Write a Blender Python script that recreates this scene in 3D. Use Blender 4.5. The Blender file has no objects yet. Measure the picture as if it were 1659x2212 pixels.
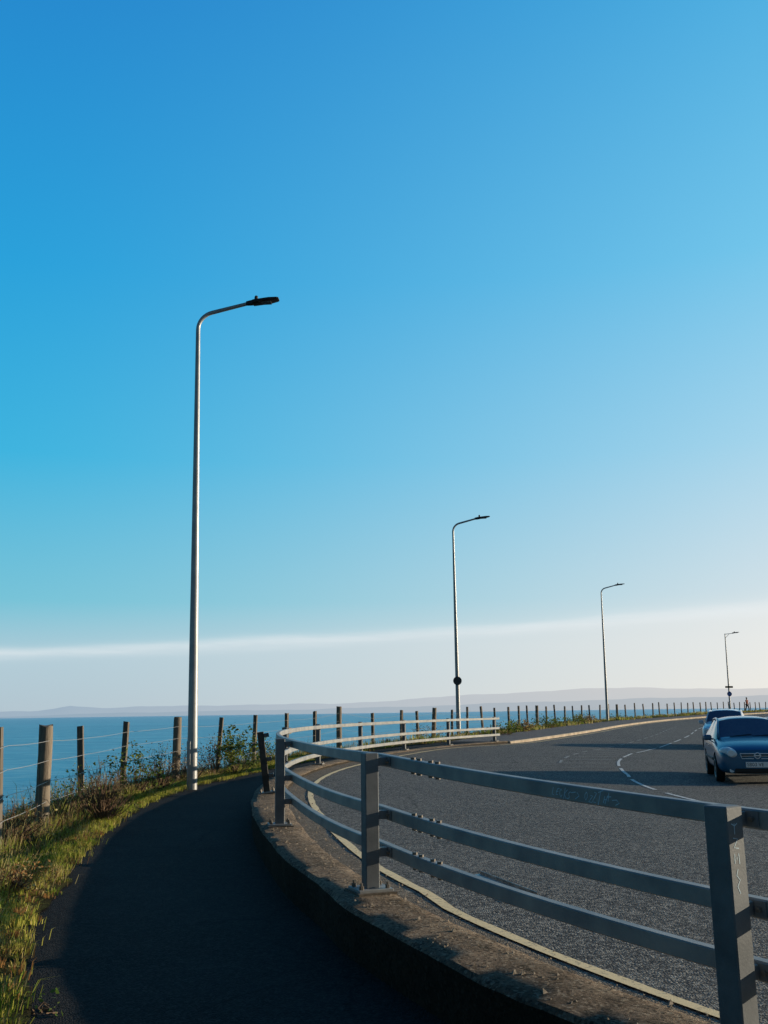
import bpy, bmesh, math, random
import numpy as np
from mathutils import Vector, Matrix
random.seed(7); rng=np.random.default_rng(7)
scene=bpy.context.scene
COL=scene.collection
def srgb(r,g,b):
    def f(c):
        c/=255.0
        return c/12.92 if c<=.04045 else ((c+.055)/1.055)**2.4
    return (f(r),f(g),f(b),1)
# ------------------------------------------------------------------ materials
def new_mat(name):
    m=bpy.data.materials.new(name); m.use_nodes=True
    nt=m.node_tree; b=nt.nodes['Principled BSDF']
    return m,nt,b
def N(nt,t,**k):
    n=nt.nodes.new(t)
    for a,v in k.items(): setattr(n,a,v)
    return n
def noise(nt,vec,scale,detail=4,rough=.6):
    n=N(nt,'ShaderNodeTexNoise'); n.inputs['Scale'].default_value=scale
    n.inputs['Detail'].default_value=detail; n.inputs['Roughness'].default_value=rough
    nt.links.new(vec,n.inputs['Vector']); return n.outputs['Fac']
def ramp(nt,fac,stops,interp='LINEAR'):
    r=N(nt,'ShaderNodeValToRGB'); r.color_ramp.interpolation=interp
    el=r.color_ramp.elements
    while len(el)<len(stops): el.new(.5)
    for e,(p,c) in zip(el,stops):
        e.position=p; e.color=c if len(c)==4 else (*c,1)
    nt.links.new(fac,r.inputs['Fac']); return r.outputs['Color']
def mixc(nt,fac,a,b,mode='MIX'):
    m=N(nt,'ShaderNodeMix',data_type='RGBA',blend_type=mode)
    for sock,v in ((m.inputs[0],fac),(m.inputs[6],a),(m.inputs[7],b)):
        if hasattr(v,'is_linked'): nt.links.new(v,sock)
        elif isinstance(v,(int,float)): sock.default_value=v
        else: sock.default_value=v if len(v)==4 else (*v,1)
    return m.outputs[2]
def math_(nt,op,a,b=None,clamp=False):
    m=N(nt,'ShaderNodeMath',operation=op); m.use_clamp=clamp
    for i,v in enumerate((a,b)):
        if v is None: continue
        if hasattr(v,'is_linked'): nt.links.new(v,m.inputs[i])
        else: m.inputs[i].default_value=v
    return m.outputs[0]
def bump(nt,b,h,strength=.5,dist=.01):
    n=N(nt,'ShaderNodeBump'); n.inputs['Strength'].default_value=strength; n.inputs['Distance'].default_value=dist
    nt.links.new(h,n.inputs['Height']); nt.links.new(n.outputs['Normal'],b.inputs['Normal'])
def pos(nt): return N(nt,'ShaderNodeNewGeometry').outputs['Position']
def simple(name,c1,c2,scale=8,rough=.6,metal=0,bs=.2,bd=.005,spec=.5,bscale=None):
    m,nt,b=new_mat(name); p=N(nt,'ShaderNodeTexCoord').outputs['Object']
    f=noise(nt,p,scale,5)
    c=ramp(nt,f,[(.35,c1),(.65,c2)]); nt.links.new(c,b.inputs['Base Color'])
    b.inputs['Roughness'].default_value=rough; b.inputs['Metallic'].default_value=metal
    b.inputs['Specular IOR Level'].default_value=spec
    if bs>0: bump(nt,b,noise(nt,p,bscale or scale*6,4),bs,bd)
    return m
def asphalt(name,dark,light,chip,rough=.85,patch=.5,spec=.25,amt=.8,sc=85,bd=.008):
    m,nt,b=new_mat(name); p=pos(nt)
    big=noise(nt,p,patch,5,.65); mid=noise(nt,p,9,4)
    v=N(nt,'ShaderNodeTexVoronoi'); v.inputs['Scale'].default_value=sc; nt.links.new(p,v.inputs['Vector'])
    v2=N(nt,'ShaderNodeTexVoronoi'); v2.inputs['Scale'].default_value=sc*.4; nt.links.new(p,v2.inputs['Vector'])
    sep=N(nt,'ShaderNodeSeparateColor'); nt.links.new(v.outputs['Color'],sep.inputs['Color'])
    sep2=N(nt,'ShaderNodeSeparateColor'); nt.links.new(v2.outputs['Color'],sep2.inputs['Color'])
    c=ramp(nt,big,[(.32,dark),(.68,light)])
    c=mixc(nt,math_(nt,'MULTIPLY',ramp(nt,mid,[(.35,(0,0,0)),(.7,(1,1,1))]),.5),c,dark)
    chips=ramp(nt,sep.outputs[0],[(.55,(0,0,0)),(.9,(1,1,1))])
    c=mixc(nt,math_(nt,'MULTIPLY',chips,amt),c,chip)
    c=mixc(nt,math_(nt,'MULTIPLY',ramp(nt,sep2.outputs[1],[(.75,(0,0,0)),(.95,(1,1,1))]),amt*.5),c,chip)
    v3=N(nt,'ShaderNodeTexVoronoi',feature='DISTANCE_TO_EDGE'); v3.inputs['Scale'].default_value=.45
    wp=N(nt,'ShaderNodeTexNoise'); wp.inputs['Scale'].default_value=2.5; wp.inputs['Detail'].default_value=5; nt.links.new(p,wp.inputs['Vector'])
    nt.links.new(mixc(nt,.35,p,wp.outputs['Color'],'ADD'),v3.inputs['Vector'])
    cr=ramp(nt,v3.outputs['Distance'],[(.0,(1,1,1)),(.009,(0,0,0))])
    c=mixc(nt,math_(nt,'MULTIPLY',math_(nt,'MULTIPLY',cr,ramp(nt,big,[(.42,(0,0,0)),(.55,(1,1,1))])),.7),c,(.008,.008,.008))
    nt.links.new(c,b.inputs['Base Color']); b.inputs['Roughness'].default_value=rough
    b.inputs['Specular IOR Level'].default_value=spec
    h=math_(nt,'ADD',math_(nt,'MULTIPLY',v.outputs['Distance'],-1.0),math_(nt,'MULTIPLY',mid,.6))
    bump(nt,b,h,1,bd)
    return m
M={}
M['road']=asphalt('road_asphalt',(.032,.032,.034),(.078,.076,.073),(.36,.34,.30),.85,.3,.2,.8,72,.010)
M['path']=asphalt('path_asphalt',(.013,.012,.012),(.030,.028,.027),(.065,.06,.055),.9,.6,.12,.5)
M['pave']=asphalt('pavement_asphalt',(.10,.09,.09),(.17,.15,.14),(.28,.25,.22),.9,.8)
def concrete(name,c1,c2,stain):
    m,nt,b=new_mat(name); p=pos(nt)
    f=noise(nt,p,3.2,8,.7); g=noise(nt,p,1.1,6,.7); h=noise(nt,p,55,6,.8)
    c=ramp(nt,f,[(.3,c1),(.7,c2)])
    c=mixc(nt,ramp(nt,g,[(.46,(0,0,0)),(.60,(.85,.85,.85))]),c,stain)
    k=noise(nt,p,6,7,.78)
    c=mixc(nt,ramp(nt,k,[(.57,(0,0,0)),(.63,(.9,.9,.9))]),c,(.045,.038,.026))
    v=N(nt,'ShaderNodeTexVoronoi'); v.inputs['Scale'].default_value=60; nt.links.new(p,v.inputs['Vector'])
    sp_=N(nt,'ShaderNodeSeparateColor'); nt.links.new(v.outputs['Color'],sp_.inputs['Color'])
    c=mixc(nt,ramp(nt,sp_.outputs[0],[(.74,(0,0,0)),(.95,(.6,.6,.6))]),c,(.60,.49,.36))
    c=mixc(nt,ramp(nt,sp_.outputs[1],[(.70,(0,0,0)),(.95,(.7,.7,.7))]),c,(.05,.038,.028))
    c=mixc(nt,ramp(nt,h,[(.45,(0,0,0)),(.65,(.65,.65,.65))]),c,(.05,.04,.03))
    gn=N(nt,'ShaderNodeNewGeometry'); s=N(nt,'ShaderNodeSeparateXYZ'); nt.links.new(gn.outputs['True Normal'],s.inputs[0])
    c=mixc(nt,ramp(nt,s.outputs[2],[(.3,(.85,.85,.85)),(.8,(0,0,0))]),c,(.016,.014,.011))  # upright faces painted near black: moss plus the plinth's shaded side
    nt.links.new(c,b.inputs['Base Color']); b.inputs['Roughness'].default_value=.95; b.inputs['Specular IOR Level'].default_value=.1
    hh=math_(nt,'ADD',math_(nt,'MULTIPLY',f,1.2),math_(nt,'ADD',math_(nt,'MULTIPLY',h,.8),math_(nt,'MULTIPLY',k,1.0)))
    bump(nt,b,hh,1,.022); return m
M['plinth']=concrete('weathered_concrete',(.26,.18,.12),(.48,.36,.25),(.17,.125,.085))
M['kerb']=simple('kerb_stone',(.34,.27,.20),(.54,.44,.33),2,.9,0,.5,.01,.2,40)
M['gutter']=asphalt('gutter_asphalt',(.075,.058,.042),(.15,.115,.085),(.34,.28,.21),.9,1.5)
def paint(name,col,under,cover=.45):
    m,nt,b=new_mat(name); p=pos(nt); f=noise(nt,p,22,6,.75)
    c=ramp(nt,f,[(cover-.06,under),(cover+.06,col)])
    nt.links.new(c,b.inputs['Base Color']); b.inputs['Roughness'].default_value=.8
    bump(nt,b,noise(nt,p,90,3),.4,.004); return m
M['yellow']=paint('worn_yellow_paint',(.80,.62,.34),(.26,.20,.13),.40)
M['white']=paint('worn_white_paint',(.72,.71,.67),(.10,.10,.10),.43)
M['white2']=paint('faded_white_paint',(.38,.38,.36),(.07,.07,.07),.49)
M['rail']=simple('weathered_rail_steel',(.22,.225,.23),(.36,.35,.33),4,.5,.0,.3,.003,.35,90)
M['postshade']=simple('shaded_post_steel',(.06,.055,.05),(.10,.09,.08),6,.7,.0,.3,.003,.2,90)  # darker post steel: shade on the leaning post put into its colour
M['postm']=simple('weathered_post_steel',(.12,.13,.14),(.19,.20,.21),4,.55,.0,.3,.003,.3,90)
M['bolt']=simple('dull_bolt_steel',(.14,.12,.10),(.22,.19,.16),30,.6,.3)
M['grout']=simple('grout',(.10,.08,.06),(.2,.16,.12),20,.95)
M['pole']=simple('galvanised_lamp_pole',(.34,.345,.35),(.46,.46,.46),2.5,.42,.3,.15,.002,.5,60)
M['black']=simple('black_lantern_casing',(.008,.008,.01),(.015,.015,.017),8,.6)
M['lens']=simple('lantern_lens',(.10,.11,.12),(.14,.15,.16),8,.2,bs=0)
M['graf']=simple('pale_blue_marker',(.50,.68,.80),(.58,.75,.85),30,.6,bs=0)
def wood(name,a,b_,c_):
    m,nt,b=new_mat(name); tc=N(nt,'ShaderNodeTexCoord').outputs['Object']
    mp=N(nt,'ShaderNodeMapping'); mp.inputs['Scale'].default_value=(60,60,3); nt.links.new(tc,mp.inputs['Vector'])
    f=noise(nt,mp.outputs['Vector'],1.0,5,.7); g=noise(nt,tc,5,4)
    c=ramp(nt,f,[(.3,a),(.7,b_)]); c=mixc(nt,ramp(nt,g,[(.45,(0,0,0)),(.7,(1,1,1))]),c,c_)
    nt.links.new(c,b.inputs['Base Color']); b.inputs['Roughness'].default_value=.95; b.inputs['Specular IOR Level'].default_value=.1
    bump(nt,b,f,.9,.01); return m
M['wood']=wood('weathered_fence_wood',(.07,.055,.045),(.30,.25,.20),(.17,.145,.12))
M['woodthick']=wood('pale_weathered_wood',(.10,.08,.06),(.42,.35,.27),(.25,.20,.16))
M['wire']=simple('fence_wire',(.35,.33,.30),(.5,.47,.43),20,.5,.3,bs=0)
def blade_mat(name):
    m,nt,b=new_mat(name); a=N(nt,'ShaderNodeAttribute',attribute_name='col')
    nt.links.new(a.outputs['Color'],b.inputs['Base Color']); b.inputs['Roughness'].default_value=.75; b.inputs['Specular IOR Level'].default_value=.15
    tr=N(nt,'ShaderNodeBsdfTranslucent'); nt.links.new(a.outputs['Color'],tr.inputs['Color'])
    mx=N(nt,'ShaderNodeMixShader'); mx.inputs[0].default_value=.4
    nt.links.new(b.outputs[0],mx.inputs[1]); nt.links.new(tr.outputs[0],mx.inputs[2])
    nt.links.new(mx.outputs[0],nt.nodes['Material Output'].inputs['Surface']); return m
M['blade']=blade_mat('grass_blades')
def soil():
    m,nt,b=new_mat('turf_and_soil'); p=pos(nt)
    f=noise(nt,p,1.6,7,.7); g=noise(nt,p,14,5,.7)
    c=ramp(nt,f,[(.3,(.04,.032,.016)),(.5,(.075,.075,.022)),(.7,(.12,.10,.04))])
    c=mixc(nt,math_(nt,'MULTIPLY',g,.6),c,(.022,.018,.01))
    nt.links.new(c,b.inputs['Base Color']); b.inputs['Roughness'].default_value=1; b.inputs['Specular IOR Level'].default_value=.05
    bump(nt,b,math_(nt,'ADD',f,g),1,.06); return m
M['soil']=soil()
def terrain():
    m,nt,b=new_mat('coastal_ground'); p=pos(nt); s=N(nt,'ShaderNodeSeparateXYZ'); nt.links.new(p,s.inputs[0])
    f=noise(nt,p,.5,8,.7)
    grass=ramp(nt,f,[(.3,(.04,.038,.015)),(.7,(.12,.09,.045))])
    v=N(nt,'ShaderNodeTexVoronoi'); v.inputs['Scale'].default_value=.6; nt.links.new(p,v.inputs['Vector'])
    rock=ramp(nt,v.outputs['Distance'],[(.0,(.16,.14,.12)),(.6,(.035,.03,.03))])
    k=math_(nt,'MULTIPLY',math_(nt,'SUBTRACT',-8.0,s.outputs[2]),.6,True)
    c=mixc(nt,k,grass,rock); nt.links.new(c,b.inputs['Base Color']); b.inputs['Roughness'].default_value=.95
    bump(nt,b,math_(nt,'ADD',f,v.outputs['Distance']),1,.4); return m
M['terrain']=terrain()
def sea():
    m,nt,b=new_mat('sea_water'); p=pos(nt)
    mp=N(nt,'ShaderNodeMapping'); mp.inputs['Scale'].default_value=(.25,.8,1); mp.inputs['Rotation'].default_value=(0,0,.25); nt.links.new(p,mp.inputs['Vector'])
    mq=N(nt,'ShaderNodeMapping'); mq.inputs['Scale'].default_value=(.004,.022,1); nt.links.new(p,mq.inputs['Vector'])
    a=noise(nt,mp.outputs['Vector'],.30,6,.7); d=noise(nt,mq.outputs['Vector'],1.0,7,.7)
    c=ramp(nt,d,[(.36,(.06,.40,.56)),(.62,(.13,.55,.70))])
    c=mixc(nt,math_(nt,'MULTIPLY',ramp(nt,a,[(.46,(0,0,0)),(.62,(1,1,1))]),.65),c,(.38,.74,.82))
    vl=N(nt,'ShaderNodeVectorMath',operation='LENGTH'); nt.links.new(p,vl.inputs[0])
    c=mixc(nt,math_(nt,'MULTIPLY',math_(nt,'DIVIDE',vl.outputs['Value'],6500,True),.65),c,(.55,.76,.88))  # distance haze painted into the base colour, paler further out
    nt.links.new(c,b.inputs['Base Color']); b.inputs['Roughness'].default_value=.45; b.inputs['Specular IOR Level'].default_value=.18
    bump(nt,b,a,.9,1.0); return m
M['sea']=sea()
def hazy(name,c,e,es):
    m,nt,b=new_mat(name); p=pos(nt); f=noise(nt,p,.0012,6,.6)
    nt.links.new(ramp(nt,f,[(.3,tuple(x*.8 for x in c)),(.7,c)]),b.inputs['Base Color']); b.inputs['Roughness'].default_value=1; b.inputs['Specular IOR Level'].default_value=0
    b.inputs['Emission Strength'].default_value=es  # aerial haze painted in: the hills emit the haze colour themselves
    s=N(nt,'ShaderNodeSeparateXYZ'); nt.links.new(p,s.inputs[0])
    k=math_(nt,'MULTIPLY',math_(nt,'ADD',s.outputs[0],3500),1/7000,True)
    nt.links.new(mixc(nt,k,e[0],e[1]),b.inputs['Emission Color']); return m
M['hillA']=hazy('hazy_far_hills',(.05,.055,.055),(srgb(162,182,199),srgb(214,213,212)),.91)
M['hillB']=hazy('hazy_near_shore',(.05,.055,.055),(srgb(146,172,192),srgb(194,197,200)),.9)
M['rock']=simple('shore_rock',(.04,.035,.03),(.13,.11,.09),2,.9,0,1,.05)
# ------------------------------------------------------------------ mesh builder
class MB:
    def __init__(s): s.v=[]; s.f=[]; s.m=[]
    def add(s,v,f,m=0):
        o=len(s.v); s.v+=[tuple(x) for x in v]; s.f+=[tuple(i+o for i in q) for q in f]; s.m+=[m]*len(f)
    def box(s,c,d,m=0,R=None,ch=0.0):
        c=Vector(c); hx,hy,hz=d[0]/2,d[1]/2,d[2]/2
        if ch<=0:
            v=[Vector((x,y,z)) for z in(-hz,hz) for x,y in((-hx,-hy),(hx,-hy),(hx,hy),(-hx,hy))]
            f=[(3,2,1,0),(4,5,6,7),(0,1,5,4),(1,2,6,5),(2,3,7,6),(3,0,4,7)]
        else:
            r=[(-hx+ch,-hy),(hx-ch,-hy),(hx,-hy+ch),(hx,hy-ch),(hx-ch,hy),(-hx+ch,hy),(-hx,hy-ch),(-hx,-hy+ch)]
            def ring(z,k): return [Vector((x*k[0],y*k[1],z)) for x,y in r]
            k=((hx-ch)/hx,(hy-ch)/hy)
            v=ring(-hz,k)+ring(-hz+ch,(1,1))+ring(hz-ch,(1,1))+ring(hz,k)
            f=[tuple(reversed(range(8))),tuple(range(24,32))]
            for a in range(3):
                for i in range(8): j=(i+1)%8; f.append((a*8+i,a*8+j,a*8+8+j,a*8+8+i))
        if R is not None: v=[R@x for x in v]
        s.add([x+c for x in v],f,m)
    def tube(s,pts,rad,seg=10,m=0,cap=True):
        pts=[Vector(p) for p in pts]; n=len(pts)
        if not hasattr(rad,'__len__'): rad=[rad]*n
        up=None; v=[]
        for i,p in enumerate(pts):
            t=(pts[min(i+1,n-1)]-pts[max(i-1,0)]).normalized()
            if up is None:
                up=Vector((0,0,1)) if abs(t.z)<.9 else Vector((1,0,0))
            a=(up-t*up.dot(t)).normalized(); up=a; b=t.cross(a)
            for k in range(seg):
                q=2*math.pi*k/seg; v.append(p+(a*math.cos(q)+b*math.sin(q))*rad[i])
        f=[]
        for i in range(n-1):
            for k in range(seg):
                j=(k+1)%seg; f.append((i*seg+k,i*seg+j,(i+1)*seg+j,(i+1)*seg+k))
        if cap: f.append(tuple(reversed(range(seg)))); f.append(tuple(range((n-1)*seg,n*seg)))
        s.add(v,f,m)
    def ribbon(s,pts,nrm,w,m=0):
        pts=[Vector(p) for p in pts]; n=len(pts); nrm=Vector(nrm).normalized(); v=[]
        for i,p in enumerate(pts):
            t=(pts[min(i+1,n-1)]-pts[max(i-1,0)]).normalized(); sd=t.cross(nrm).normalized()*w/2; v+= [p-sd,p+sd]
        s.add(v,[(2*i,2*i+1,2*i+3,2*i+2) for i in range(n-1)],m)
    def obj(s,name,mats,parent=None,origin=(0,0,0),smooth=False,loc=None):
        me=bpy.data.meshes.new(name); o_=Vector(origin)
        me.from_pydata([tuple(Vector(x)-o_) for x in s.v],[],s.f)
        for m in (mats if isinstance(mats,(list,tuple)) else [mats]): me.materials.append(m)
        me.polygons.foreach_set('material_index',s.m)
        if smooth: me.polygons.foreach_set('use_smooth',[True]*len(me.polygons))
        me.update()
        bm=bmesh.new(); bm.from_mesh(me); bmesh.ops.recalc_face_normals(bm,faces=bm.faces); bm.to_mesh(me); bm.free()
        ob=bpy.data.objects.new(name,me); COL.objects.link(ob)
        if parent: ob.parent=parent
        if loc is not None: ob.location=loc
        elif not parent: ob.location=o_
        return ob
def smooth_angle(ob,deg=35):
    me=ob.data; me.polygons.foreach_set('use_smooth',[True]*len(me.polygons)); me.set_sharp_from_angle(angle=math.radians(deg))
def empty(name,loc,label,cat,group=None,rz=0):
    e=bpy.data.objects.new(name,None); e.empty_display_size=.3; COL.objects.link(e); e.location=loc; e.rotation_euler=(0,0,rz)
    tag(e,label,cat,group); return e
def tag(e,label,cat,group=None):
    e['label']=label; e['category']=cat
    if group: e['group']=group
def struct(o,label,cat): o['kind']='structure'; o['label']=label; o['category']=cat
# ------------------------------------------------------------------ road curve
K=1.09
cp=[(30,-22),(14.5,-8),(9.2,-3.2),(6.25,-.5),(3.7,1.85),(1.45,4.12),(-.17,6.82),(-1.25,10.65),(-1.93,14.7),(-2.12,18.4),(-1.8,22.2),(-.98,25.8),(.3,29.6),(2.25,33.8),(4.55,37.5),(10.2,49),(15.5,61.2),(22,74),(31,88),(46,110),(74,147),(150,245),(300,430)]
cp=[np.array((x,y*K)) for x,y in cp]
pts=[]
for i in range(1,len(cp)-2):
    p0,p1,p2,p3=cp[i-1:i+3]; n=max(4,int(np.linalg.norm(p2-p1)/.2))
    t0=0; t1=t0+np.linalg.norm(p1-p0)**.5; t2=t1+np.linalg.norm(p2-p1)**.5; t3=t2+np.linalg.norm(p3-p2)**.5
    for t in np.linspace(t1,t2,n,endpoint=False):
        A1=(t1-t)/(t1-t0)*p0+(t-t0)/(t1-t0)*p1; A2=(t2-t)/(t2-t1)*p1+(t-t1)/(t2-t1)*p2; A3=(t3-t)/(t3-t2)*p2+(t-t2)/(t3-t2)*p3
        B1=(t2-t)/(t2-t0)*A1+(t-t0)/(t2-t0)*A2; B2=(t3-t)/(t3-t1)*A2+(t-t1)/(t3-t1)*A3
        pts.append((t2-t)/(t2-t1)*B1+(t-t1)/(t2-t1)*B2)
pts=np.array(pts); d=np.r_[0,np.cumsum(np.linalg.norm(np.diff(pts,axis=0),axis=1))]
su=np.arange(0,d[-1],.25); P=np.c_[np.interp(su,d,pts[:,0]),np.interp(su,d,pts[:,1])]
for _ in range(25): P[1:-1]=.25*P[:-2]+.5*P[1:-1]+.25*P[2:]
d=np.r_[0,np.cumsum(np.linalg.norm(np.diff(P,axis=0),axis=1))]
s_off=np.interp(7.43,P[:,1],d)-7.75; SS=d-s_off; T=np.gradient(P,axis=0); T/=np.linalg.norm(T,axis=1)[:,None]
def sY(y): return float(np.interp(y,P[:,1],SS))
def C(s): return np.array((np.interp(s,SS,P[:,0]),np.interp(s,SS,P[:,1])))
def Tn(s):
    t=np.array((np.interp(s,SS,T[:,0]),np.interp(s,SS,T[:,1]))); return t/np.linalg.norm(t)
def XY(s,o):
    c=C(s); t=Tn(s); return c[0]+t[1]*o, c[1]-t[0]*o
def proj(x,y):
    i=int(np.argmin((P[:,0]-x)**2+(P[:,1]-y)**2)); sg=1 if (x-P[i,0])*T[i,1]-(y-P[i,1])*T[i,0]>0 else -1
    return float(SS[i]),sg*math.hypot(P[i,0]-x,P[i,1]-y)
def sst(a,b,x):
    t=np.clip((x-a)/(b-a),0,1); return t*t*(3-2*t)
def table(ptsxy,extra=()):
    q=sorted([proj(x,y) for x,y in ptsxy]+list(extra)); return [a for a,b in q],[b for a,b in q]
def dz(s): return float(-.038*np.clip(7.9-s,0,4.5))
def E(s): return float(np.interp(s,[28,45,62,84,116,170,260],[0,.12,.24,.38,.58,.72,.8]))+dz(s)
def zpath(s): return float((E(s)-dz(s))*sst(20,45,s)+.2*sst(24,42,s)+dz(s))
def zroad(s,o): return E(s)+.28-.04*float(np.clip(o,0,9.5))-.01*float(np.clip(o-9.5,0,4))-.17*float(sst(34,46,s))
CL=sorted([proj(x,y) for x,y in((5.35,20.6),(5.9,24.7),(6.2,26.6),(6.85,29.7),(7.9,33.0),(10.05,38.4),(12.3,43.6))])
cls=[-40]+[a for a,b in CL]+[90,400]; clo=[CL[0][1]]+[b for a,b in CL]+[4.6,4.4]
def centre(s): return float(np.interp(s,cls,clo))
def W(s): return float(np.interp(s,[-40,25,44,85,400],[14.6,14.4,12.6,8.8,8.4]))
SEND=sY(110*K)+45; S0=-3.5
pl_s,pl_o=table([(-.36,7.2),(.13,6.1),(.47,5.4),(.80,4.85)],[(8.4,-.225),(60,-.225)])
def pleft(s): return float(np.interp(s,pl_s,pl_o))
def prt(s): return float(np.interp(s,[4,8,14,60],[.13,.17,.30,.335]))
yl_s,yl_o=table([(1.54,5.0),(1.12,5.62),(.48,6.92),(.28,7.64)],[(14,.66),(30,.78),(400,.8)])
def yo(s): return max(prt(s)+.2,float(np.interp(s,yl_s,yl_o))-.03)
sp=sY(37.5*K)+.3
ie_s,ie_o=table([(-1.0,2.2),(-1.6,4.3),(-2.12,6.0),(-2.88,8.6),(-3.68,12.6),(-4.34,18.1)],[(24,-2.3),(sp,-2.3),(sp+6,-2.95),(400,-2.95)])
def inner_edge(s): return float(np.interp(s,ie_s,ie_o))
def P3(s,o,z): x,y=XY(s,o); return (x,y,float(z))
def strip(name,offs,s0,s1,step,zf,mat,closed=False,jit=0):
    mb=MB(); ns=max(2,int((s1-s0)/step)+1); n=None
    for i,s in enumerate(np.linspace(s0,s1,ns)):
        oo=offs(s) if callable(offs) else offs; n=len(oo)
        for k,o in enumerate(oo):
            jj=random.uniform(-jit,jit)
            mb.v.append(P3(s,o+jj,zf(s,o,k)+random.uniform(-jit,jit)*.6))
    for i in range(ns-1):
        for k in range(n-1 if not closed else n):
            j=(k+1)%n; mb.f.append((i*n+k,i*n+j,(i+1)*n+j,(i+1)*n+k)); mb.m.append(0)
    if closed: mb.f+= [tuple(range(n)),tuple(range((ns-1)*n,ns*n))]; mb.m+=[0,0]
    return mb.obj(name,mat)
# structures ------------------------------------------------------
o=strip('road',lambda s:[.05,.5,1,2,4,6,9.5,12,W(s)] if W(s)>12.1 else [.05,.5,1,2,3,4,6,7.5,W(s)],S0,SEND,.6,lambda s,o,k:zroad(s,o),M['road']); struct(o,'curving dark asphalt coastal road','road')
def po(s):
    e=inner_edge(s)-.2; return [e+(.0-e)*k/5 for k in range(6)]
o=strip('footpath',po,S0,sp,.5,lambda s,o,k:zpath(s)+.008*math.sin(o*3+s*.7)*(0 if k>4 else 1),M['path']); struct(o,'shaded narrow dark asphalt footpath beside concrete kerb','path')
o=strip('pavement',lambda s:[-3.3 if s<sp+6 else -3.0,-1.5,.27],sp,SEND,1.5,lambda s,o,k:zpath(s)+.003,M['pave']); struct(o,'grey asphalt pavement along the coastal road','pavement')
def plo(s):
    L_=pleft(s); r=prt(s); w=.006*math.sin(s*3.1); w2=.007*math.sin(s*4.3)
    return [L_+.02,L_+w,L_+.03+w,-.1,.03,r-.03+w2,r-.005+w2,r]
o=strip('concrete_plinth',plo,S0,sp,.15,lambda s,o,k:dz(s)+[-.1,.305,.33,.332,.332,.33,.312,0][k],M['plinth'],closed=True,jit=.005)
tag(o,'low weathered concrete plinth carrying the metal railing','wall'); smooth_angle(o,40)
o=strip('kerb',[.27,.28,.40,.42,.42],sp+.02,SEND,1.5,lambda s,o,k:zpath(s)+[-.2,0.0,0.0,-.02,-.2][k]+.012,M['kerb'],closed=True); struct(o,'pale stone kerb edging the pavement','kerb')
o=strip('inner_kerb',lambda s:[W(s),W(s)+.01,W(s)+.14,W(s)+.15],S0,SEND,1.5,lambda s,o,k:zroad(s,14)+[-.1,.12,.12,-.1][k],M['kerb'],closed=True); struct(o,'stone kerb on the inland side of the road','kerb')
o=strip('inner_pavement',lambda s:[W(s)+.13,W(s)+2.2],S0,SEND,2,lambda s,o,k:zroad(s,14)+.112,M['pave']); struct(o,'asphalt pavement on the inland side','pavement')
o=strip('inner_verge',lambda s:[W(s)+2.15,W(s)+4,W(s)+8,W(s)+12],S0,SEND,2,lambda s,o,k:zroad(s,14)+.116+[0,.1,.4,-.4][k],M['soil']); struct(o,'grass bank on the inland side','verge')
o=strip('gutter',lambda s:[prt(s)-.04,prt(s)+.08,yo(s)-.05+.015*math.sin(s*2.1)+.012*math.sin(s*5.3)],S0,sp,.25,lambda s,o,k:zroad(s,o)+.005,M['gutter']); struct(o,'brown gritty gutter strip beside the plinth','gutter')
o=strip('yellow_line',lambda s:[yo(s),yo(s)+.09+.008*math.sin(s*6)],S0,SEND,.3,lambda s,o,k:zroad(s,o)+.010,M['yellow']); struct(o,'worn yellow line along the road edge','road marking')
mb=MB(); s=CL[0][0]-5.4
while s<SEND-6:
    n=8; ln=3.9 if s<50 else 3.0; gp=1.0 if s<50 else 2.0
    for i in range(n):
        a=s+ln*i/n; b=s+ln*(i+1)/n; q=[]
        for ss,dd in((a,-.04),(a,.04),(b,.04),(b,-.04)): q.append(P3(ss,centre(ss)+dd,zroad(ss,centre(ss))+.009))
        mb.add(q,[(0,1,2,3)])
    s+=ln+gp
o=mb.obj('centre_line',M['white']); struct(o,'thin worn white centre line hooking round the bend','road marking')
mb=MB(); s=29
while s<74:
    q=[]
    for dd,ds in((-1.5,0),(-.25,.9),(-.25,1.02),(-1.5,.12)):
        ss=s+ds; q.append(P3(ss,centre(ss)+dd,zroad(ss,centre(ss)+dd)+.009))
    mb.add(q,[(0,1,2,3)]); s+=1.9
s=31
while s<74:
    q=[]
    for ss,dd in((s,-1.68),(s,-1.60),(s+1.3,-1.60),(s+1.3,-1.68)): q.append(P3(ss,centre(ss)+dd,zroad(ss,centre(ss)+dd)+.009))
    mb.add(q,[(0,1,2,3)]); s+=2.4
o=mb.obj('hatch_markings',M['white2']); struct(o,'faded white diagonal hatching in the road centre','road marking')
# verge
def vnoise(x,y): return .05*math.sin(x*1.7+1.3*math.sin(y*.9))+.04*math.sin(y*2.3+x)
def zverge(s,o):
    e=inner_edge(s); dd=max(0,e-o)
    x,y=XY(s,o)
    z=zpath(s)+.005+.05*sst(0,.5,dd)-.12*sst(.6,1.8,dd)
    if dd>1.7: z-= (dd-1.7)*.32
    if dd>4: z-=(dd-4)*.4
    return float(z+vnoise(x,y)*sst(0,.5,dd))
def voffs(s):
    e=inner_edge(s); return [e-x for x in(0,.05,.15,.35,.6,.9,1.3,1.8,2.4,3,4,5.5,7.5)]
o=strip('grass_verge',lambda s:[x+ (.06*math.sin(s*1.9)+.04*math.sin(s*4.7)+random.uniform(-.04,.04) if i==0 else 0) for i,x in enumerate(voffs(s))],S0,SEND,.3,lambda s,o,k:zverge(s,min(o,inner_edge(s)))+(.012 if k==0 else .016),M['soil']); struct(o,'rough grass verge between footpath and cliff edge','verge')
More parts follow.
